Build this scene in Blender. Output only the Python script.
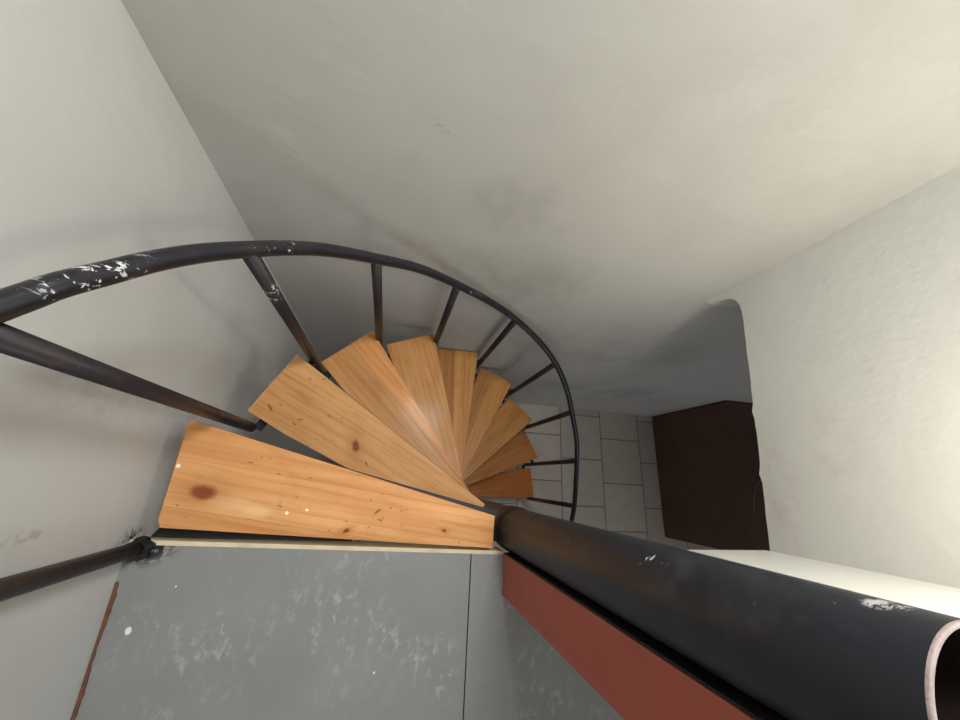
import bpy, bmesh, math, random
from mathutils import Vector, Matrix

for o in list(bpy.data.objects):
    bpy.data.objects.remove(o, do_unlink=True)
SC = bpy.context.scene
COL = SC.collection
EYE = 3.19                                   # camera height above the tiled lower floor

# ------------------------------------------------------------------ camera
cam_d = bpy.data.cameras.new('camera')
cam_d.sensor_fit = 'HORIZONTAL'; cam_d.sensor_width = 36.0
cam_d.lens = 355.0 / 960.0 * 36.0
cam_d.clip_start = 0.02; cam_d.clip_end = 100
cam = bpy.data.objects.new('camera', cam_d); COL.objects.link(cam)
R = Matrix(((0.96799649, -0.12110396, -0.21981045),
            (0.04600186, 0.94664748, -0.31897081),
            (0.24671164, 0.29865093, 0.92192244)))
cam.matrix_world = Matrix.Translation((0, 0, EYE)) @ R.to_4x4()
SC.camera = cam

# ------------------------------------------------------------------ world, lights, exposure
SC.view_settings.view_transform = 'Standard'
SC.view_settings.look = 'None'
SC.view_settings.gamma = 1.0
SC.view_settings.use_curve_mapping = False
SC.view_settings.exposure = -0.1

w = bpy.data.worlds.new('sky'); SC.world = w; w.use_nodes = True
bg = w.node_tree.nodes['Background']
bg.inputs[0].default_value = (0.78, 0.88, 1.0, 1); bg.inputs[1].default_value = 1.0


def area(name, loc, aim, sx, sy, power, color):
    d = bpy.data.lights.new(name, 'AREA'); d.shape = 'RECTANGLE'
    d.size = sx; d.size_y = sy; d.energy = power; d.color = color
    o = bpy.data.objects.new(name, d); COL.objects.link(o)
    o.location = (loc[0], loc[1], loc[2] + EYE)
    v = Vector(aim) - Vector(loc)
    o.rotation_euler = v.to_track_quat('-Z', 'Y').to_euler()
    return o


def point_light(name, loc, power, color, radius):
    d = bpy.data.lights.new(name, 'POINT'); d.energy = power; d.color = color
    d.shadow_soft_size = radius
    o = bpy.data.objects.new(name, d); COL.objects.link(o)
    o.location = (loc[0], loc[1], loc[2] + EYE)
    return o


area('high_window_daylight', (0.32, 0.665, 0.60), (0.0, -0.40, -0.9), 0.36, 0.50, 27, (0.95, 0.98, 1.0))
area('overhead_fill', (0.60, 0.36, 1.60), (0.55, 0.30, -1.0), 0.85, 0.5, 19, (0.95, 0.985, 1.0))  # overhead light added out of view to brighten the back wall
point_light('right_wall_fill', (1.00, 0.04, -0.14), 9.5, (1.0, 0.93, 0.78), 0.07)  # added point light without a fixture, brightens the end of the right wall
area('lower_room_fill', (2.2, -2.45, -1.75), (1.9, 0.7, -2.6), 1.6, 1.1, 15, (0.90, 0.93, 1.0))  # area light added for bluish light in the lower room, no window built
area('landing_fill', (0.7, -2.40, 0.45), (-0.40, -0.2, -0.8), 1.0, 1.0, 17, (0.95, 0.97, 1.0))  # unseen light added behind the camera to brighten landing and left wall


# ------------------------------------------------------------------ node helper
class NT:
    def __init__(self, name):
        self.m = bpy.data.materials.new(name); self.m.use_nodes = True
        self.t = self.m.node_tree; self.n = self.t.nodes; self.l = self.t.links
        self.b = self.n['Principled BSDF']

    def node(self, kind, **kw):
        x = self.n.new(kind)
        for k, v in kw.items():
            setattr(x, k, v)
        return x

    def put(self, v, sock):
        if hasattr(v, 'is_linked'):
            self.l.new(v, sock)
        elif isinstance(v, tuple) and len(v) == 3 and sock.type == 'RGBA':
            sock.default_value = (*v, 1)
        else:
            sock.default_value = v

    def math(self, op, a, b=0.0, clamp=False):
        x = self.node('ShaderNodeMath', operation=op); x.use_clamp = clamp
        self.put(a, x.inputs[0]); self.put(b, x.inputs[1])
        return x.outputs[0]

    def obj(self):
        return self.node('ShaderNodeTexCoord').outputs['Object']

    def geo(self):
        return self.node('ShaderNodeNewGeometry').outputs['Position']

    def mapping(self, vec, loc=(0, 0, 0), rot=(0, 0, 0), scale=(1, 1, 1)):
        x = self.node('ShaderNodeMapping')
        self.l.new(vec, x.inputs[0])
        x.inputs[1].default_value = loc; x.inputs[2].default_value = rot; x.inputs[3].default_value = scale
        return x.outputs[0]

    def noise(self, vec, scale, detail=3.0, rough=0.55, dist=0.0):
        x = self.node('ShaderNodeTexNoise')
        self.l.new(vec, x.inputs['Vector'])
        x.inputs['Scale'].default_value = scale; x.inputs['Detail'].default_value = detail
        x.inputs['Roughness'].default_value = rough; x.inputs['Distortion'].default_value = dist
        return x.outputs['Fac']

    def ramp(self, fac, lo, hi, a=0.0, b=1.0, smooth=True):
        x = self.node('ShaderNodeMapRange')
        x.interpolation_type = 'SMOOTHSTEP' if smooth else 'LINEAR'
        self.l.new(fac, x.inputs[0])
        x.inputs[1].default_value = lo; x.inputs[2].default_value = hi
        x.inputs[3].default_value = a; x.inputs[4].default_value = b
        return x.outputs[0]

    def mix(self, fac, a, b, mode='MIX'):
        x = self.node('ShaderNodeMix', data_type='RGBA', blend_type=mode)
        self.put(fac, x.inputs[0]); self.put(a, x.inputs[6]); self.put(b, x.inputs[7])
        return x.outputs[2]

    def sep(self, vec):
        x = self.node('ShaderNodeSeparateXYZ'); self.l.new(vec, x.inputs[0])
        return x.outputs

    def blob(self, vec, center, radii, rot=0.0, soft=0.35):
        """1 inside an ellipsoid round center, 0 outside"""
        v = self.mapping(vec, loc=tuple(-c for c in center))
        v = self.mapping(v, rot=(0, 0, -rot))
        v = self.mapping(v, scale=tuple(1.0 / r for r in radii))
        x = self.node('ShaderNodeVectorMath', operation='LENGTH'); self.l.new(v, x.inputs[0])
        return self.ramp(x.outputs['Value'], 1.0 - soft, 1.0 + soft, 1.0, 0.0)

    def bump(self, h, strength, dist=0.01):
        x = self.node('ShaderNodeBump')
        x.inputs['Strength'].default_value = strength; x.inputs['Distance'].default_value = dist
        self.l.new(h, x.inputs['Height'])
        self.l.new(x.outputs[0], self.b.inputs['Normal'])

    def done(self, color, rough=0.6, spec=0.5, metal=0.0, coat=0.0):
        self.put(color, self.b.inputs['Base Color']); self.put(rough, self.b.inputs['Roughness'])
        self.b.inputs['Specular IOR Level'].default_value = spec
        self.b.inputs['Metallic'].default_value = metal
        self.b.inputs['Coat Weight'].default_value = coat
        self.b.inputs['Coat Roughness'].default_value = 0.16
        return self.m


# ------------------------------------------------------------------ mesh helpers (z is given relative to the camera)
def link(name, bm, mat, parent=None, smooth=False, origin=None, bevel=0.0):
    if bevel:
        es = [e for e in bm.edges if len(e.link_faces) == 2 and e.calc_face_angle(0) > 0.6]
        bmesh.ops.bevel(bm, geom=es, offset=bevel, segments=2, affect='EDGES', clamp_overlap=True)
    bmesh.ops.recalc_face_normals(bm, faces=bm.faces)
    me = bpy.data.meshes.new(name); bm.to_mesh(me); bm.free()
    if smooth:
        for p in me.polygons:
            p.use_smooth = True
    me.materials.append(mat)
    o = bpy.data.objects.new(name, me); COL.objects.link(o)
    if origin:
        o.location = origin
    if parent:
        o.parent = parent
    return o


def box_bm(x0, x1, y0, y1, z0, z1, bm=None):
    bm = bm or bmesh.new()
    vs = [bm.verts.new((x, y, z)) for z in (z0, z1) for y in (y0, y1) for x in (x0, x1)]
    for f in ((0, 1, 3, 2), (4, 6, 7, 5), (0, 4, 5, 1), (2, 3, 7, 6), (0, 2, 6, 4), (1, 5, 7, 3)):
        bm.faces.new([vs[i] for i in f])
    return bm


def wbox(x0, x1, y0, y1, z0, z1, bm=None):
    return box_bm(x0, x1, y0, y1, z0 + EYE, z1 + EYE, bm)


def prism_bm(pts, z0, z1, bm=None):
    bm = bm or bmesh.new()
    a = [bm.verts.new((p[0], p[1], z0)) for p in pts]; b = [bm.verts.new((p[0], p[1], z1)) for p in pts]
    n = len(pts)
    bm.faces.new(a[::-1]); bm.faces.new(b)
    for i in range(n):
        bm.faces.new((a[i], a[(i + 1) % n], b[(i + 1) % n], b[i]))
    return bm


def tube_bm(path, r, seg=16, bm=None, cap=True):
    bm = bm or bmesh.new()
    P = [Vector(p) for p in path]; n = len(P)
    T = [(P[min(i + 1, n - 1)] - P[max(i - 1, 0)]).normalized() for i in range(n)]
    up = Vector((0, 0, 1)) if abs(T[0].z) < 0.9 else Vector((1, 0, 0))
    u = T[0].cross(up).normalized(); rings = []
    for i in range(n):
        u = (u - T[i] * u.dot(T[i])).normalized(); v = T[i].cross(u)
        rings.append([bm.verts.new(P[i] + (u * math.cos(a) + v * math.sin(a)) * r)
                      for a in [2 * math.pi * k / seg for k in range(seg)]])
    for i in range(n - 1):
        for k in range(seg):
            bm.faces.new((rings[i][k], rings[i][(k + 1) % seg], rings[i + 1][(k + 1) % seg], rings[i + 1][k]))
    if cap:
        bm.faces.new(rings[0][::-1]); bm.faces.new(rings[-1])
    return bm


def lathe_bm(profile, cx, cy, seg=48):
    bm = bmesh.new(); rings = []
    for r, z in profile:
        rings.append([bm.verts.new((cx + r * math.cos(2 * math.pi * k / seg), cy + r * math.sin(2 * math.pi * k / seg), z))
                      for k in range(seg)])
    for i in range(len(rings) - 1):
        for k in range(seg):
            bm.faces.new((rings[i][k], rings[i][(k + 1) % seg], rings[i + 1][(k + 1) % seg], rings[i + 1][k]))
    return bm


def smooth_path(pts, sub=6):
    P = [Vector(p) for p in pts]; out = []
    for i in range(len(P) - 1):
        p0 = P[max(i - 1, 0)]; p1 = P[i]; p2 = P[i + 1]; p3 = P[min(i + 2, len(P) - 1)]
        for k in range(sub):
            t = k / sub
            out.append(0.5 * ((2 * p1) + (p2 - p0) * t + (2 * p0 - 5 * p1 + 4 * p2 - p3) * t * t
                              + (3 * p1 - p0 - 3 * p2 + p3) * t ** 3))
    out.append(P[-1])
    return out


# ------------------------------------------------------------------ materials
def wall_mat(name, base, marks=(), dark=(0.36, 0.345, 0.32), blot=0.35):
    t = NT(name); g = t.geo()
    n1 = t.ramp(t.noise(g, 2.3, 4, 0.6, 0.4), 0.42, 0.75)
    n2 = t.ramp(t.noise(t.mapping(g, scale=(1.0, 1.0, 2.6)), 6.0, 5, 0.65), 0.5, 0.85)
    c = t.mix(t.math('MULTIPLY', n1, blot), base, tuple(x * 0.80 for x in base))
    c = t.mix(t.math('MULTIPLY', n2, 0.25), c, tuple(x * 0.86 for x in base))
    for center, radii, rot, amount, colour, rag in marks:
        k = t.blob(g, center, radii, rot, 0.5)
        if rag:
            k = t.math('MULTIPLY', k, t.ramp(t.noise(g, rag, 4, 0.7), 0.40, 0.62))
        c = t.mix(t.math('MULTIPLY', k, amount), c, colour)
    h = t.math('ADD', t.noise(g, 9, 4, 0.6), t.math('MULTIPLY', t.noise(g, 90, 2, 0.5), 0.12))
    t.bump(h, 0.14, 0.02)
    return t.done(c, 0.75, 0.3)


WALL = (0.50, 0.492, 0.465)
SOOT = (0.16, 0.14, 0.125)
m_wall_left = wall_mat('left_wall_plaster', WALL, [
    ((-0.512, -0.113, EYE - 0.725), (0.05, 0.008, 0.045), 0, 0.6, (0.22, 0.20, 0.18), 60),
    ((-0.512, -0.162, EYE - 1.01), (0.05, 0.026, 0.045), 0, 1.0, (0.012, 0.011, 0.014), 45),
    ((-0.512, 0.12, EYE - 0.85), (0.05, 0.06, 0.20), 0, 0.35, (0.30, 0.26, 0.22), 9),
    ((-0.512, 0.05, EYE - 1.10), (0.05, 0.10, 0.08), 0, 0.4, (0.30, 0.27, 0.24), 14)])
m_wall_back = wall_mat('back_wall_plaster', WALL, [
    ((0.010, 0.715, EYE - 0.560), (0.011, 0.05, 0.0035), 0, 0.35, SOOT, 150),
    ((0.024, 0.715, EYE - 0.572), (0.011, 0.05, 0.0035), 0, 0.40, SOOT, 150),
    ((0.040, 0.715, EYE - 0.584), (0.011, 0.05, 0.0035), 0, 0.35, SOOT, 150),
    ((0.27, 0.715, EYE - 0.76), (0.15, 0.05, 0.10), 0, 0.22, SOOT, 3.5),
    ((0.45, 0.715, EYE - 1.15), (0.22, 0.05, 0.22), 0, 0.32, (0.26, 0.22, 0.18), 3),
    ((0.10, 0.715, EYE - 1.05), (0.30, 0.05, 0.10), 0, 0.30, (0.27, 0.24, 0.20), 4),
    ((1.1, 0.715, EYE - 1.6), (0.5, 0.05, 0.25), 0, 0.35, (0.25, 0.235, 0.23), 3),
    ((1.6, 0.715, EYE - 2.5), (0.8, 0.05, 0.25), 0, 0.4, (0.25, 0.225, 0.21), 3)])
m_wall_right = wall_mat('right_wall_plaster', (0.56, 0.55, 0.51), [
    ((1.16, 0.10, EYE - 0.72), (0.05, 0.13, 0.05), 0, 0.25, (0.42, 0.36, 0.29), 9),
    ((1.16, 0.00, EYE - 0.88), (0.05, 0.16, 0.05), 0, 0.3, (0.40, 0.34, 0.27), 16)], blot=0.25)
m_wall_front = wall_mat('front_wall_plaster', (0.78, 0.77, 0.72), [], blot=0.2)
m_ceiling = wall_mat('ceiling_plaster', (0.66, 0.65, 0.62))


def tile_mat():
    t = NT('floor_tiles'); g = t.geo(); s = t.sep(g)
    cm = t.node('ShaderNodeCombineXYZ')
    t.l.new(t.math('ADD', s[1], 20 * 0.4205 - 0.232 + 0.21025), cm.inputs[0])
    t.l.new(t.math('ADD', s[0], 20 * 0.4340 - 1.597), cm.inputs[1])
    b = t.node('ShaderNodeTexBrick')
    t.l.new(cm.outputs[0], b.inputs['Vector'])
    b.offset = 0.5; b.offset_frequency = 2; b.squash = 1.0
    b.inputs['Color1'].default_value = (0.43, 0.375, 0.315, 1); b.inputs['Color2'].default_value = (0.49, 0.43, 0.365, 1)
    b.inputs['Mortar'].default_value = (0.15, 0.125, 0.105, 1)
    b.inputs['Scale'].default_value = 1.0; b.inputs['Mortar Size'].default_value = 0.0056
    b.inputs['Mortar Smooth'].default_value = 0.25; b.inputs['Bias'].default_value = 0
    b.inputs['Brick Width'].default_value = 0.4205; b.inputs['Row Height'].default_value = 0.434
    n = t.ramp(t.noise(t.mapping(g, scale=(1, 2.2, 1)), 7, 5, 0.65, 0.5), 0.35, 0.75)
    c = t.mix(t.math('MULTIPLY', n, 0.35), b.outputs['Color'], (0.30, 0.275, 0.24))
    t.bump(t.math('SUBTRACT', 1.0, b.outputs['Fac']), 0.4, 0.004)
    return t.done(c, 0.42, 0.45)


def landing_mat():
    t = NT('grey_cement_board'); g = t.geo()
    big = t.ramp(t.noise(g, 3.0, 4, 0.6), 0.35, 0.7)
    c = t.mix(t.math('MULTIPLY', big, 0.6), (0.245, 0.242, 0.235), (0.200, 0.200, 0.192))
    fine = t.ramp(t.noise(t.mapping(g, scale=(1, 0.6, 1)), 52, 4, 0.7, 0.3), 0.50, 0.70)
    area_ = t.ramp(t.noise(g, 7, 2, 0.5), 0.40, 0.66)
    c = t.mix(t.math('MULTIPLY', t.math('MULTIPLY', fine, area_), 0.55), c, (0.44, 0.45, 0.46))
    speck = t.ramp(t.noise(g, 120, 2, 0.6), 0.66, 0.78)
    c = t.mix(t.math('MULTIPLY', speck, 0.35), c, (0.32, 0.32, 0.32))
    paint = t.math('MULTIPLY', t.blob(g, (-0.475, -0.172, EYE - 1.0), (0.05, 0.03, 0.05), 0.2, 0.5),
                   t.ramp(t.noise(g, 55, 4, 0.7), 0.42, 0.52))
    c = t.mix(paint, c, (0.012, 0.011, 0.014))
    for p, r in (((-0.464, -0.322, EYE - 1.0), 0.0068), ((-0.402, -0.245, EYE - 1), 0.002),
                 ((0.03, -0.42, EYE - 1.0), 0.0025), ((-0.22, -0.50, EYE - 1.0), 0.0022)):
        c = t.mix(t.blob(g, p, (r * 0.8, r, 0.01), 0, 0.2), c, (0.75, 0.75, 0.72))
    t.bump(t.noise(g, 60, 4, 0.7), 0.15, 0.003)
    return t.done(c, 0.62, 0.35)


def simple(name, base, rough=0.6, spec=0.4, var=0.25, scale=14, bump=0.1):
    t = NT(name); g = t.obj()
    n = t.ramp(t.noise(g, scale, 5, 0.65), 0.35, 0.7)
    c = t.mix(t.math('MULTIPLY', n, var), base, tuple(x * 0.55 for x in base))
    t.bump(t.noise(g, scale * 5, 3, 0.6), bump, 0.002)
    return t.done(c, rough, spec)


def paint_black(name, scratches=(), base=(0.016, 0.015, 0.019), under=(0.075, 0.032, 0.024), rough=0.36, chip=0.35):
    """old black gloss paint over a red-brown primer, scraped white in places"""
    t = NT(name); g = t.geo()
    n = t.ramp(t.noise(g, 18, 5, 0.65), 0.45, 0.8)
    c = t.mix(t.math('MULTIPLY', n, chip), base, under)
    fl = t.ramp(t.noise(g, 95, 3, 0.6), 0.73, 0.76)
    c = t.mix(t.math('MULTIPLY', fl, 0.6), c, (0.30, 0.29, 0.28))
    for center, radii, rot, scale, thr in scratches:
        k = t.blob(g, center, radii, rot, 0.4)
        v = t.mapping(g, rot=(0, 0, -1.13), scale=(0.22, 1.0, 0.7))
        k = t.math('MULTIPLY', k, t.ramp(t.noise(v, scale, 4, 0.7, 0.5), thr, thr + 0.04))
        c = t.mix(k, c, (0.55, 0.54, 0.52))
    t.bump(t.noise(g, 55, 4, 0.6), 0.12, 0.003)
    return t.done(c, t.ramp(n, 0, 1, rough, rough + 0.18), 0.38)


def wood_mat(name, base, planks, angle=0.0, knots=(), drops=(), nicks=(), pales=(), seed=0.0, dirt=0.5):
    """laminated pine board: planks = list of (y edge, brightness, redness) across the board"""
    t = NT(name); o = t.obj()
    v = t.mapping(o, rot=(0, 0, -angle)); s = t.sep(v)
    wob = t.noise(t.mapping(v, loc=(seed, seed * 2, 0)), 3.0, 2, 0.5)
    # colour of each plank
    c = base
    col = None
    for i, (edge, br, red) in enumerate(planks):
        pc = (base[0] * br * (1 + 0.10 * red), base[1] * br * (1 - 0.10 * red), base[2] * br * (1 - 0.22 * red))
        if col is None:
            col = pc
        else:
            col = t.mix(t.ramp(s[1], edge - 0.0012, edge + 0.0012, 0, 1, False), col, pc)
    # grain: broad cloudy figure, bands and fine fibres along the board
    fig = t.noise(t.mapping(v, loc=(seed * 2, seed, 0), scale=(1.0, 3.2, 1)), 4.5, 3, 0.5, 0.6)
    col = t.mix(t.ramp(fig, 0.50, 0.70, 0, 0.45), col, t.mix(1.0, col, (0.80, 0.66, 0.52), 'MULTIPLY'))
    col = t.mix(t.ramp(fig, 0.32, 0.48, 0.40, 0.0), col, t.mix(1.0, col, (1.16, 1.20, 1.30), 'MULTIPLY'))
    band = t.noise(t.mapping(v, loc=(seed * 3, seed, 0), scale=(1.0, 13, 1)), 2.2, 4, 0.55, 0.9)
    col = t.mix(t.ramp(band, 0.48, 0.70, 0, 0.50), col, t.mix(1.0, col, (0.76, 0.62, 0.48), 'MULTIPLY'))
    ring = t.node('ShaderNodeTexWave', wave_type='BANDS', bands_direction='Y')
    t.l.new(t.mapping(v, loc=(seed, seed * 5, 0), scale=(0.6, 4.0, 1)), ring.inputs['Vector'])
    ring.inputs['Scale'].default_value = 3.0; ring.inputs['Distortion'].default_value = 9.0
    ring.inputs['Detail'].default_value = 2.5; ring.inputs['Detail Scale'].default_value = 0.8
    col = t.mix(t.ramp(ring.outputs['Fac'], 0.55, 1.0, 0, 0.28), col, t.mix(1.0, col, (0.76, 0.62, 0.48), 'MULTIPLY'))
    fib = t.noise(t.mapping(v, scale=(4, 190, 1)), 1.0, 3, 0.6)
    col = t.mix(t.ramp(fib, 0.5, 0.8, 0, 0.22), col, t.mix(1.0, col, (0.68, 0.55, 0.42), 'MULTIPLY'))
    # seams between the planks
    for edge, br, red in planks[1:]:
        d = t.math('ABSOLUTE', t.math('SUBTRACT', s[1], edge))
        col = t.mix(t.ramp(d, 0.0004, 0.0014, 0.30, 0.0), col, (0.20, 0.085, 0.03))
    for qx, qy, qr, qrot in pales:
        col = t.mix(t.math('MULTIPLY', t.blob(o, (qx, qy, 0), (qr, qr * 0.4, 0.2), qrot, 0.7), 0.7), col, (0.78, 0.50, 0.29))
    # knots
    warp = t.node('ShaderNodeVectorMath', operation='ADD')
    nz = t.node('ShaderNodeTexNoise'); t.l.new(o, nz.inputs['Vector']); nz.inputs['Scale'].default_value = 28
    nv = t.mapping(nz.outputs['Color'], loc=(-0.006, -0.006, 0), scale=(0.012, 0.012, 0))
    t.l.new(o, warp.inputs[0]); t.l.new(nv, warp.inputs[1]); ow = warp.outputs[0]
    for kx, ky, kr, rot in knots:
        halo = t.blob(ow, (kx, ky, 0), (kr * 3.0, kr * 1.35, 0.2), rot, 0.8)
        col = t.mix(t.math('MULTIPLY', halo, 0.45), col, (0.34, 0.13, 0.04))
        core = t.blob(ow, (kx, ky, 0), (kr * 1.0, kr * 0.6, 0.2), rot, 0.45)
        col = t.mix(t.math('MULTIPLY', core, 0.85), col, (0.16, 0.032, 0.014))
    # nicks and grime
    spot = t.ramp(t.noise(t.mapping(o, loc=(seed * 7, seed, 0), scale=(0.75, 1.5, 1)), 52, 3, 0.6), 0.635, 0.69)
    where = t.ramp(t.noise(t.mapping(o, loc=(seed, seed * 3, 0)), 7, 2, 0.5), 0.46, 0.60)
    col = t.mix(t.math('MULTIPLY', t.math('MULTIPLY', spot, where), dirt), col, (0.075, 0.028, 0.014))
    for nx_, ny_, nr, nrot in nicks:
        k = t.blob(ow, (nx_, ny_, 0), (nr * 2.2, nr * 0.6, 0.2), nrot, 0.5)
        col = t.mix(t.math('MULTIPLY', k, 0.65), col, (0.07, 0.025, 0.014))
    haze = t.ramp(t.noise(t.mapping(o, loc=(seed * 2, 0, 0)), 9, 4, 0.6), 0.5, 0.8)
    col = t.mix(t.math('MULTIPLY', haze, 0.25 * dirt), col, (0.25, 0.12, 0.055))
    for dx, dy, dr in drops:
        col = t.mix(t.blob(o, (dx, dy, 0), (dr, dr, 0.2), 0, 0.25), col, (0.85, 0.82, 0.75))
    t.bump(t.math('ADD', fib, t.math('MULTIPLY', band, 0.6)), 0.08, 0.002)
    col = t.mix(1.0, col, (1.0, 0.95, 0.80), 'MULTIPLY')
    return t.done(col, t.ramp(haze, 0, 1, 0.44, 0.58), 0.10, coat=0.09)


m_tiles = tile_mat()
m_landing = landing_mat()
m_rust = simple('rusty_brown_filler', (0.16, 0.075, 0.045), 0.9, 0.2, 0.6, 40, 0.6)
m_edge = simple('bare_board_edge', (0.66, 0.57, 0.38), 0.8, 0.25, 0.35, 30, 0.2)
m_red = simple('red_brown_painted_jamb', (0.42, 0.102, 0.064), 0.5, 0.4, 0.25, 6, 0.08)
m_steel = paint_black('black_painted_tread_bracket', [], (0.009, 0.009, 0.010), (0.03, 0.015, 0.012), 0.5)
m_baluster = paint_black('black_brown_painted_baluster', [((-0.282, 0.352, EYE - 0.74), (0.03, 0.03, 0.035), 0, 150, 0.57)], (0.020, 0.015, 0.017), (0.055, 0.026, 0.024), 0.42, 0.5)
m_rim = simple('bare_cut_pipe_rim', (0.36, 0.28, 0.26), 0.55, 0.5, 0.5, 60, 0.5)
m_bore = simple('rusty_pipe_bore', (0.030, 0.018, 0.015), 0.85, 0.2, 0.4, 20, 0.3)
m_cabinet = simple('dark_brown_stained_wood', (0.115, 0.058, 0.038), 0.36, 0.5, 0.45, 5, 0.06)
m_cord = simple('pale_cord_jacket', (0.32, 0.26, 0.20), 0.6)


# ------------------------------------------------------------------ the setting
def struct(name, bm, mat, label, cat='wall', **k):
    o = link(name, bm, mat, **k)
    o['kind'] = 'structure'; o['label'] = label; o['category'] = cat
    return o


XL, YB, XR, YF = -0.512, 0.715, 1.16, -2.60         # stairwell: left, back and right faces; far front
XE, TOP = 4.2, 1.60
struct('floor', wbox(XL - 0.1, XE + 0.1, YF - 0.1, YB + 0.1, -EYE - 0.1, -EYE), m_tiles,
       'beige square floor tiles at the foot of the spiral stairs', 'floor')
struct('wall_left', wbox(XL - 0.12, XL, YF - 0.1, YB + 0.12, -EYE, TOP), m_wall_left,
       'off-white plaster wall on the left with baluster shadows', 'wall')
struct('wall_back', wbox(XL, XE + 0.1, YB, YB + 0.12, -EYE, TOP), m_wall_back,
       'tall smudged off-white plaster wall behind the spiral stairs', 'wall')

# right wall: hangs over the lower room, rounded lower corner beside the back wall
prof = [(YF, TOP), (YB, TOP), (YB, -1.016), (0.699, -1.004), (0.691, -0.954), (0.6805, -0.920), (0.672, -0.908), (0.6639, -0.900),
        (0.650, -0.8925), (0.6348, -0.8875), (0.610, -0.8850), (0.578, -0.8847)]
rnd = random.Random(4)
for k in range(1, 30):
    y = 0.578 + (-0.165 - 0.578) * k / 30
    z = -0.8847 - 0.0654 * k / 30 + rnd.uniform(-0.0012, 0.0012)
    if k in (13, 21):
        z -= 0.006
    prof.append((y, z))
prof += [(-0.165, -0.950), (YF, -0.950)]
bm = bmesh.new()
fa = [bm.verts.new((XR, y, z + EYE)) for y, z in prof]; fb = [bm.verts.new((XR + 0.10, y, z + EYE)) for y, z in prof]
bm.faces.new(fa); bm.faces.new(fb[::-1])
for i in range(len(prof)):
    j = (i + 1) % len(prof)
    bm.faces.new((fa[i], fb[i], fb[j], fa[j]))
struct('wall_right', bm, m_wall_right, 'cream plaster wall on the right ending above the lower room', 'wall')

struct('wall_front', wbox(0.425, XR, -0.276, -0.165, -0.965, TOP), m_wall_front,
       'bright white wall strip behind the thick black column', 'wall')
struct('trim_1', wbox(0.327, 0.424, -0.276, -0.182, -1.0, TOP), m_red,
       'red-brown painted door jamb standing beside the black column', 'door jamb', bevel=0.0025)
struct('wall_lintel', wbox(XL, 0.327, -0.276, -0.176, 1.15, TOP), m_wall_front, 'plaster above the landing opening', 'wall')

jl = link('jamb_edge', wbox(0.3285, 0.423, -0.1818, -0.1785, -1.0, TOP), m_steel, parent=bpy.data.objects['trim_1'])  # thin black strip along the back face of the jamb
jl['label'] = 'thin black strip on the back edge of the jamb'
# upper landing, cement boards with a bare front edge
lan = [(XL, YF), (0.2385, YF), (0.2385, -0.1825), (XL + 0.012, -0.1660), (XL + 0.012, -0.19), (XL, -0.20)]
struct('floor_landing', prism_bm(lan, EYE - 1.006, EYE - 1.0), m_landing,
       'grey speckled cement board floor of the upper landing', 'floor')
lan2 = [(0.2415, YF), (XR, YF), (XR, -0.2765), (0.3262, -0.2765), (0.3262, -0.1845), (0.2415, -0.1826)]
struct('floor_strip', prism_bm(lan2, EYE - 1.006, EYE - 1.0), m_landing,
       'narrow grey board strip of the landing beside the red-brown jamb', 'floor')
bm = prism_bm([(XL, YF), (XR, YF), (XR, -0.277), (0.327, -0.277), (0.327, -0.1850), (XL, -0.1660)], EYE - 1.06, EYE - 1.0061)
struct('floor_deck', bm, m_steel, 'dark decking under the landing boards', 'floor')
bm = prism_bm([(0.3268, -0.1843), (0.3268, -0.1755), (XL, -0.156), (XL, -0.1655)], EYE - 1.06, EYE - 1.0005)
struct('trim_2', bm, m_edge, 'pale bare wooden front edge of the grey landing', 'edge strip')
rp = [(XL + 0.001, -0.235)]
side = []
for k in range(160):
    y = -0.235 - k * 0.0075
    side.append((XL + 0.0065 + 0.0012 * math.sin(k * 0.31) + rnd.uniform(-0.0012, 0.0012), y))
bm = prism_bm(rp + [(XL + 0.001, side[-1][1])] + side[::-1], EYE - 1.0, EYE - 0.996)
struct('trim_3', bm, m_rust, 'crumbling rusty brown joint between left wall and grey landing', 'joint filler')

struct('ceiling_lower', wbox(XR + 0.10, XE, YF, YB, -0.88, -0.78), m_ceiling, 'lower room ceiling', 'ceiling')
struct('wall_lower', wbox(XL, XE, YF - 0.1, YF, -EYE, TOP), m_ceiling, 'front wall behind the camera', 'wall')
struct('wall_end', wbox(XE, XE + 0.1, YF, YB, -EYE, TOP), m_ceiling, 'far end wall of the lower room', 'wall')
# ceiling out of view, opening added over the stairs for the overhead light
bm = wbox(XL, 0.15, YF, YB, TOP, TOP + 0.1)
wbox(0.15, 1.05, YF, 0.08, TOP, TOP + 0.1, bm); wbox(0.15, 1.05, 0.64, YB, TOP, TOP + 0.1, bm)
wbox(1.05, XE, YF, YB, TOP, TOP + 0.1, bm)
struct('ceiling', bm, m_ceiling, 'ceiling with an opening added for the overhead light', 'ceiling')

bm = wbox(0.10, 0.54, 0.69, YB, 0.89, 0.95)
wbox(0.10, 0.54, 0.69, YB, 0.26, 0.32, bm); wbox(0.10, 0.14, 0.69, YB, 0.32, 0.89, bm); wbox(0.50, 0.54, 0.69, YB, 0.32, 0.89, bm)
struct('window_1', bm, m_ceiling, 'frame of the high stairwell window', 'window')

# ------------------------------------------------------------------ the spiral staircase
AX, AY = 0.3645, -0.1241
stair = bpy.data.objects.new('spiral_staircase', None); COL.objects.link(stair)
stair.location = (AX, AY, 0)
stair['label'] = 'spiral staircase of orange pine treads with black railing and thick black column'
stair['category'] = 'staircase'
bpy.context.view_layer.update()


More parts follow.
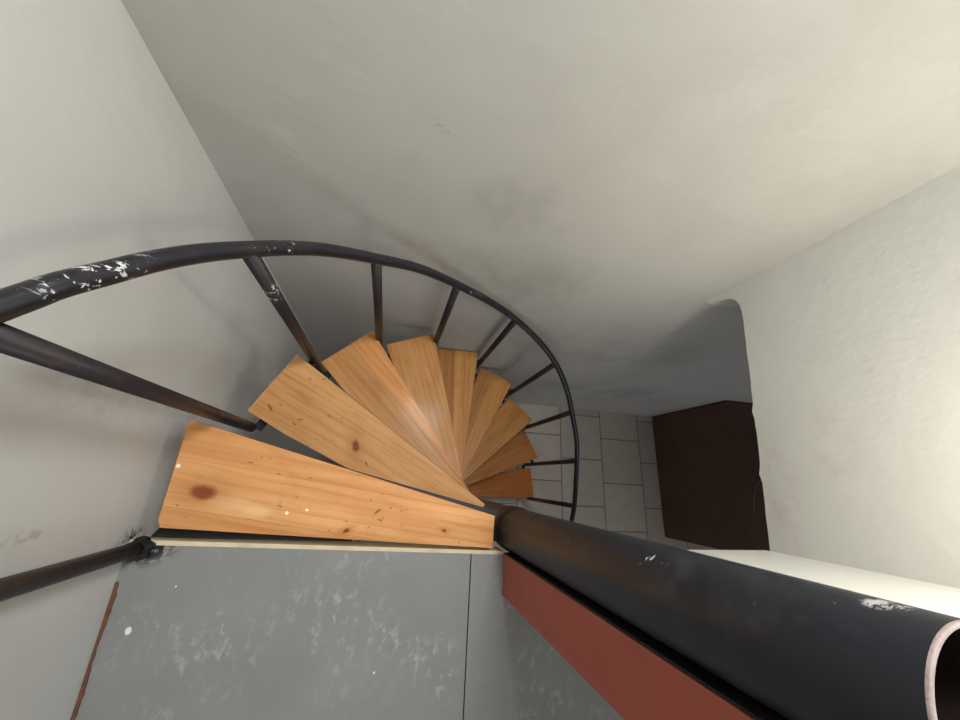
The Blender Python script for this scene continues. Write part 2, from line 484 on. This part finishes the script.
def part(name, bm, mat, parent, origin, smooth=False, bevel=0.0, label=None):
    """bm is in world coordinates relative to `origin` (a world point)"""
    o = link(name, bm, mat, smooth=smooth, bevel=bevel)
    o.parent = parent
    off = Vector(origin) - WORLD[parent.name]
    o.location = off
    WORLD[o.name] = Vector(origin)
    if label:
        o['label'] = label
    return o


WORLD = {stair.name: Vector((AX, AY, 0))}

# column: an open-topped pipe
RC = 0.0540
m_col = paint_black('black_painted_column', [
    ((0.3540, -0.0711, EYE - 0.2165), (0.012, 0.0025, 0.0085), 0.0, 420, 0.47),
    ((0.3590, -0.0703, EYE - 0.2055), (0.006, 0.002, 0.004), 0.0, 420, 0.47),
    ((0.335, -0.080, EYE - 0.42), (0.02, 0.02, 0.02), 0.0, 60, 0.62),
    ((0.330, -0.085, EYE - 0.60), (0.02, 0.02, 0.03), 0.0, 60, 0.62),
    ((0.316, -0.105, EYE - 0.88), (0.02, 0.02, 0.04), 0.0, 60, 0.62)],
    (0.018, 0.020, 0.026), (0.060, 0.058, 0.062), 0.40, 0.8)
colm = part('column', lathe_bm([(RC - 0.0045, 0.02), (RC, 0.02), (RC, EYE - 0.1803)], 0, 0, 64), m_col, stair,
            (AX, AY, 0), smooth=True, label='thick black painted steel pipe column with open top')
part('pipe_rim', lathe_bm([(RC + 0.0001, EYE - 0.1815), (RC, EYE - 0.1798), (RC - 0.0008, EYE - 0.1790), (RC - 0.0027, EYE - 0.1790),
                           (RC - 0.0033, EYE - 0.1800)], 0, 0, 64), m_rim, colm, (AX, AY, 0), smooth=True,
     label='worn pale cut rim of the pipe')
part('pipe_bore', lathe_bm([(RC - 0.0032, EYE - 0.1802), (RC - 0.0032, EYE - 1.2), (0.0, EYE - 1.2)], 0, 0, 64), m_bore, colm,
     (AX, AY, 0), smooth=True)
part('collar', lathe_bm([(RC - 0.001, EYE - 1.045), (RC + 0.004, EYE - 1.043), (RC + 0.004, EYE - 0.998), (RC + 0.002, EYE - 0.985),
                         (RC - 0.001, EYE - 0.980)], 0, 0, 48), m_steel, colm, (AX, AY, 0), smooth=True)
part('base_plate', lathe_bm([(0.0, 0.0), (0.11, 0.0), (0.11, 0.012), (RC - 0.002, 0.014)], 0, 0, 48), m_steel, colm, (AX, AY, 0))

# treads, from the top one down: centre angle, depth below the camera
TREADS = [(172.3, 0.985), (152.2, 1.207), (133.2, 1.422), (112.5, 1.672), (92.2, 1.930), (70.5, 2.185), (49.0, 2.435),
          (29.3, 2.690), (7.9, 2.910)]
ORANGE = (0.62, 0.285, 0.095)
LOOK = [
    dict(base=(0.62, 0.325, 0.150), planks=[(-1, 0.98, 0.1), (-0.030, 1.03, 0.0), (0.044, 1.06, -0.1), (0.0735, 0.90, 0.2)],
         angle=0.0, knots=[(0.761, 0.034, 0.025, 0.10), (0.434, 0.066, 0.007, 0.6), (0.20, 0.03, 0.005, 0)],
         nicks=[(0.372, 0.013, 0.0045, 0.7), (0.362, 0.031, 0.003, 0), (0.80, 0.068, 0.002, 0), (0.62, -0.03, 0.002, 0.3),
                (0.55, -0.035, 0.002, 0.2), (0.69, -0.045, 0.0025, 0.2)],
         pales=[(0.70, 0.046, 0.045, 0.1), (0.64, 0.055, 0.03, 0.1)], drops=[(0.831, -0.011, 0.0045), (0.575, 0.048, 0.0038), (0.534, 0.035, 0.0032)], seed=1.3, dirt=0.6),
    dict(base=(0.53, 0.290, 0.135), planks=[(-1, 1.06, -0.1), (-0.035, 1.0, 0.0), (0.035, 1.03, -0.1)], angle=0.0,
         knots=[(0.507, 0.034, 0.017, -0.9)],
         nicks=[(0.788, 0.073, 0.006, -0.35), (0.768, 0.050, 0.003, 0), (0.694, 0.057, 0.004, 0.5), (0.628, 0.0, 0.003, 0), (0.70, 0.075, 0.003, 0),
                (0.45, 0.062, 0.004, -0.4)], seed=4.1, dirt=0.7),
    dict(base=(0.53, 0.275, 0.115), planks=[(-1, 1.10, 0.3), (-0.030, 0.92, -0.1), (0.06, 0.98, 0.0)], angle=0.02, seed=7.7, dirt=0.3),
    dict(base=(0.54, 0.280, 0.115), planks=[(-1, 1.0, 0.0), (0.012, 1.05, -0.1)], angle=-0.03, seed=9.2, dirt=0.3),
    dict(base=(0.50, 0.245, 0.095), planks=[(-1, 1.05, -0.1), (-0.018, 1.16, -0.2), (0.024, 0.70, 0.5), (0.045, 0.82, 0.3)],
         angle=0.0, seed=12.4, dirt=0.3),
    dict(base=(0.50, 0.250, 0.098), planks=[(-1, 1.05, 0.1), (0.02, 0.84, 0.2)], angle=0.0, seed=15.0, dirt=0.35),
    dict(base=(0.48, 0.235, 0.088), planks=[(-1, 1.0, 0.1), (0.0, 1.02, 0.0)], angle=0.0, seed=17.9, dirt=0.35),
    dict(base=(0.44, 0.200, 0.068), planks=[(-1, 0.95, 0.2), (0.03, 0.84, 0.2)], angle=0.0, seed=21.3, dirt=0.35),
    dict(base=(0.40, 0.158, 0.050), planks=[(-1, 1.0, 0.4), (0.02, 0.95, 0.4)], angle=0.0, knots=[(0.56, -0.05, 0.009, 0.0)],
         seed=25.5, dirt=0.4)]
TLAB = ['topmost wide pine tread with a large red knot', 'second pine tread from the top with a red knot and dark nicks',
        'third pine tread from the top, two-tone planks', 'fourth pine tread from the top', 'fifth pine tread from the top with a dark stripe',
        'sixth pine tread from the top', 'seventh pine tread from the top', 'eighth pine tread from the top',
        'lowest, reddest pine tread']
RB = 0.80
BAL = [(162.6, -0.448, -1.19), (143.2, -0.625, -1.40), (124.7, -0.862, -1.65), (104.2, -1.100, -1.90), (82.3, -1.352, -2.16),
       (60.1, -1.585, -2.41), (39.6, -1.820, -2.665), (18.9, -2.026, -2.885), (-0.3, -2.157, -2.945)]
for i, (ang, dep) in enumerate(TREADS):
    tabs = ()
    if i == 0:
        c, s_ = math.cos(math.radians(-ang)), math.sin(math.radians(-ang))
        pts = []
        for px, py in ((0.2955, -0.0895), (-0.4575, 0.1020), (-0.4635, 0.0950), (-0.4640, -0.1150), (-0.4570, -0.1300), (0.2925, -0.1665)):
            dx, dy = px - AX, py - AY
            pts.append((c * dx - s_ * dy, s_ * dx + c * dy))
        fy0, fy1 = -0.040, -0.118                     # lower-side (clockwise) edge of the board
        ry0, ry1 = 0.045, 0.118
    else:
        pts = [(0.0555, -0.020), (0.830, -0.1125), (0.833, -0.1080), (0.833, 0.1175), (0.829, 0.1220), (0.50, 0.108), (0.0555, 0.038)]
        if i in (2, 3):
            pts[1] = (0.830, -0.1145); pts[4] = (0.829, 0.126 if i == 3 else 0.119)
        if i == 1:
            pts = [(0.0555, -0.026), (0.832, -0.1060), (0.835, -0.1020), (0.835, 0.1085), (0.829, 0.1130), (0.70, 0.1125), (0.496, 0.101),
                   (0.0555, 0.030)]
        fy0, fy1 = (-0.026, -0.1060) if i == 1 else (-0.020, -0.1125)
        ry0, ry1 = 0.022, 0.1130
        tabs = ((BAL[i - 1][0] - ang, 1), (BAL[i][0] - ang, -1))
    L = LOOK[i]
    mat = wood_mat('pine_board_%d' % i, **L)
    z = EYE - dep
    t = part('tread', prism_bm(pts, -0.030, 0.0), mat, stair, (AX, AY, z), bevel=0.0022, label=TLAB[i])
    t.rotation_euler = (0, 0, math.radians(ang))
    # steel angle carrying the board along both long edges, joined by an outer bar
    bm = bmesh.new()
    for y0, y1, sg in ((fy0, fy1, -1), (ry0, ry1, 1)):
        x0, x1 = 0.058, RB
        ya = y0; yb = y0 + (y1 - y0) * (x1 - x0) / (0.826 - 0.056)
        if i == 0:
            ya, yb = ya * 0.86, yb * 0.86
        o1, o2 = (0.002, -0.020)
        prism_bm([(x0, ya + sg * o1), (x1, yb + sg * o1), (x1, yb + sg * o2), (x0, ya + sg * o2)], -0.0335, -0.0302, bm)
        if i:
            prism_bm([(x0, ya + sg * 0.002), (x1, yb + sg * 0.002), (x1, yb + sg * 0.0004), (x0, ya + sg * 0.0004)], -0.030, -0.006, bm)
    for da, sg in tabs:
        ty = RB * math.sin(math.radians(da)); tx = RB * math.cos(math.radians(da))
        prism_bm([(tx - 0.013, sg * 0.100), (tx + 0.013, sg * 0.100), (tx + 0.013, ty), (tx - 0.013, ty)], -0.0372, -0.0337, bm)
    e = 0.03 if i == 0 else 0.0
    prism_bm([(RB - 0.03 - e, -abs(fy1) + 0.006 + e), (RB - e, -abs(fy1) + 0.002 + e), (RB - e, abs(ry1) - 0.002 - e),
              (RB - 0.03 - e, abs(ry1) - 0.006 - e)],
             -0.0372, -0.0337, bm)
    if i == 0:
        q = []
        for px, py in ((-0.468, -0.128), (-0.486, -0.1535), (-0.30, -0.1560), (-0.06, -0.1590), (-0.06, -0.140)):
            dx, dy = px - AX, py - AY
            q.append((c * dx - s_ * dy, s_ * dx + c * dy))
        prism_bm(q, -0.0385, -0.0337, bm)
    b = part('tread_bracket', bm, m_steel, t, (AX, AY, z))

# handrail
RAIL = [(-172.5, -0.150, 0.852), (-176.5, -0.185, 0.850), (176.5, -0.265, 0.828), (169.0, -0.340, 0.806),
        (160.15, -0.421, .8), (157.55, -0.442, .8), (154.75, -0.470, .8), (151.32, -0.502, .8), (147.35, -0.544, .8),
        (142.87, -0.597, .8), (138.06, -0.654, .8), (132.58, -0.724, .8), (124.31, -0.838, .8), (115.0, -0.951, .8),
        (104.47, -1.096, .8), (92.63, -1.240, .8), (81.75, -1.359, .8), (68.9, -1.490, .8), (59.16, -1.592, .8),
        (49.11, -1.705, .8), (39.75, -1.818, .8), (27.7, -1.935, .8), (18.43, -2.030, .8), (8.62, -2.112, .8), (0.14, -2.155, .8),
        (-6.6, -2.187, .8)]


def lift(z):
    K = ((-1.0, -0.010), (-1.2, 0.004), (-1.4, 0.020), (-1.6, 0.024), (-1.85, 0.004), (-2.0, -0.008), (-2.3, -0.008))
    if z >= K[0][0]:
        return K[0][1]
    for (z0, a), (z1, b) in zip(K, K[1:]):
        if z >= z1:
            return a + (b - a) * (z0 - z) / (z0 - z1)
    return K[-1][1]


def ring(a, z, r):
    return (AX + r * math.cos(math.radians(a)), AY + r * math.sin(math.radians(a)), EYE + z + lift(z))


m_rail = paint_black('black_painted_handrail', [
    (ring(155.0, -0.455, 0.80), (0.035, 0.075, 0.05), 0, 120, 0.57),
    (ring(140.5, -0.62, 0.80), (0.045, 0.05, 0.05), 0, 120, 0.60),
    (ring(98.0, -1.175, 0.80), (0.06, 0.04, 0.05), 0, 110, 0.62)], (0.013, 0.013, 0.017), (0.07, 0.03, 0.024), 0.34, 0.35)
path = smooth_path([ring(*p) for p in RAIL[1:]], 6)
part('handrail', tube_bm([Vector(p) - Vector((AX, AY, 0)) for p in path], 0.0143, 20), m_rail, stair, (AX, AY, 0), smooth=True,
     label='black curved handrail with scraped paint')

# balusters: angle, top, bottom
for k, (a, zt, zb) in enumerate(BAL):
    x, y, _ = ring(a, 0, RB)
    for (a0, z0, _r0), (a1, z1, _r1) in zip(RAIL[2:], RAIL[3:]):
        if a0 >= a >= a1:
            zt = z0 + (z1 - z0) * (a0 - a) / (a0 - a1)
    zt += lift(zt)
    bm = tube_bm([(0, 0, 0), (0, 0, (zt - zb) * 0.5), (0, 0, zt - zb)], 0.0142, 16)
    o = part('baluster', bm, m_baluster, stair, (x, y, EYE + zb), smooth=True)
# newel post on the landing corner
nx, ny = -0.487, -0.172
o = part('newel_post', tube_bm([(0, 0, 0), (0, 0, 0.4), (0, 0, 0.82)], 0.0150, 18), m_baluster, stair, (nx, ny, EYE - 1.0), smooth=True,
         label='black round post on the landing corner')
bm = lathe_bm([(0.0, 0.0), (0.024, 0.0), (0.023, 0.010), (0.018, 0.016), (0.015, 0.022)], 0, 0, 18)
for v in bm.verts:
    v.co.x *= 1 + 0.25 * math.sin(v.co.y * 300)
part('post_foot', bm, m_steel, o, (nx, ny, EYE - 1.0), smooth=True)

# ------------------------------------------------------------------ cabinet in the lower room
cab = bpy.data.objects.new('cabinet', None); COL.objects.link(cab)
cab.location = (2.95, 0.13, 0)
cab['label'] = 'low dark brown wooden cabinet on the tiles below the right wall'
cab['category'] = 'cabinet'
WORLD[cab.name] = Vector((2.95, 0.13, 0))
cx0, cx1, cy0, cy1 = 2.65, 3.25, -0.44, 0.705


def cb(name, x0, x1, y0, y1, z0, z1, bev=0.004, label=None):
    return part(name, box_bm(x0 - 2.95, x1 - 2.95, y0 - 0.13, y1 - 0.13, z0, z1), m_cabinet, cab, (2.95, 0.13, 0), bevel=bev, label=label)


cb('body', cx0 + 0.018, cx1, cy0 + 0.005, cy1 - 0.005, 0.02, 0.86)
cb('plinth', cx0 + 0.006, cx1 - 0.02, cy0 + 0.008, cy1 - 0.008, 0.0, 0.02, 0.001)
cb('front_panel', cx0, cx0 + 0.018, cy0 + 0.002, cy1 - 0.002, 0.022, 0.862)
cb('cabinet_top', cx0 - 0.006, cx1, cy0 - 0.006, cy1, 0.862, 0.895, 0.006)
cpath = smooth_path([(2.72, -0.12, 0.899), (2.74, -0.02, 0.900), (2.79, 0.06, 0.899), (2.87, 0.10, 0.899), (2.98, 0.09, 0.899)], 8)
c = link('cord', tube_bm(cpath, 0.0035, 8), m_cord, smooth=True)
c['label'] = 'thin pale cord lying on the dark brown cabinet'; c['category'] = 'cord'
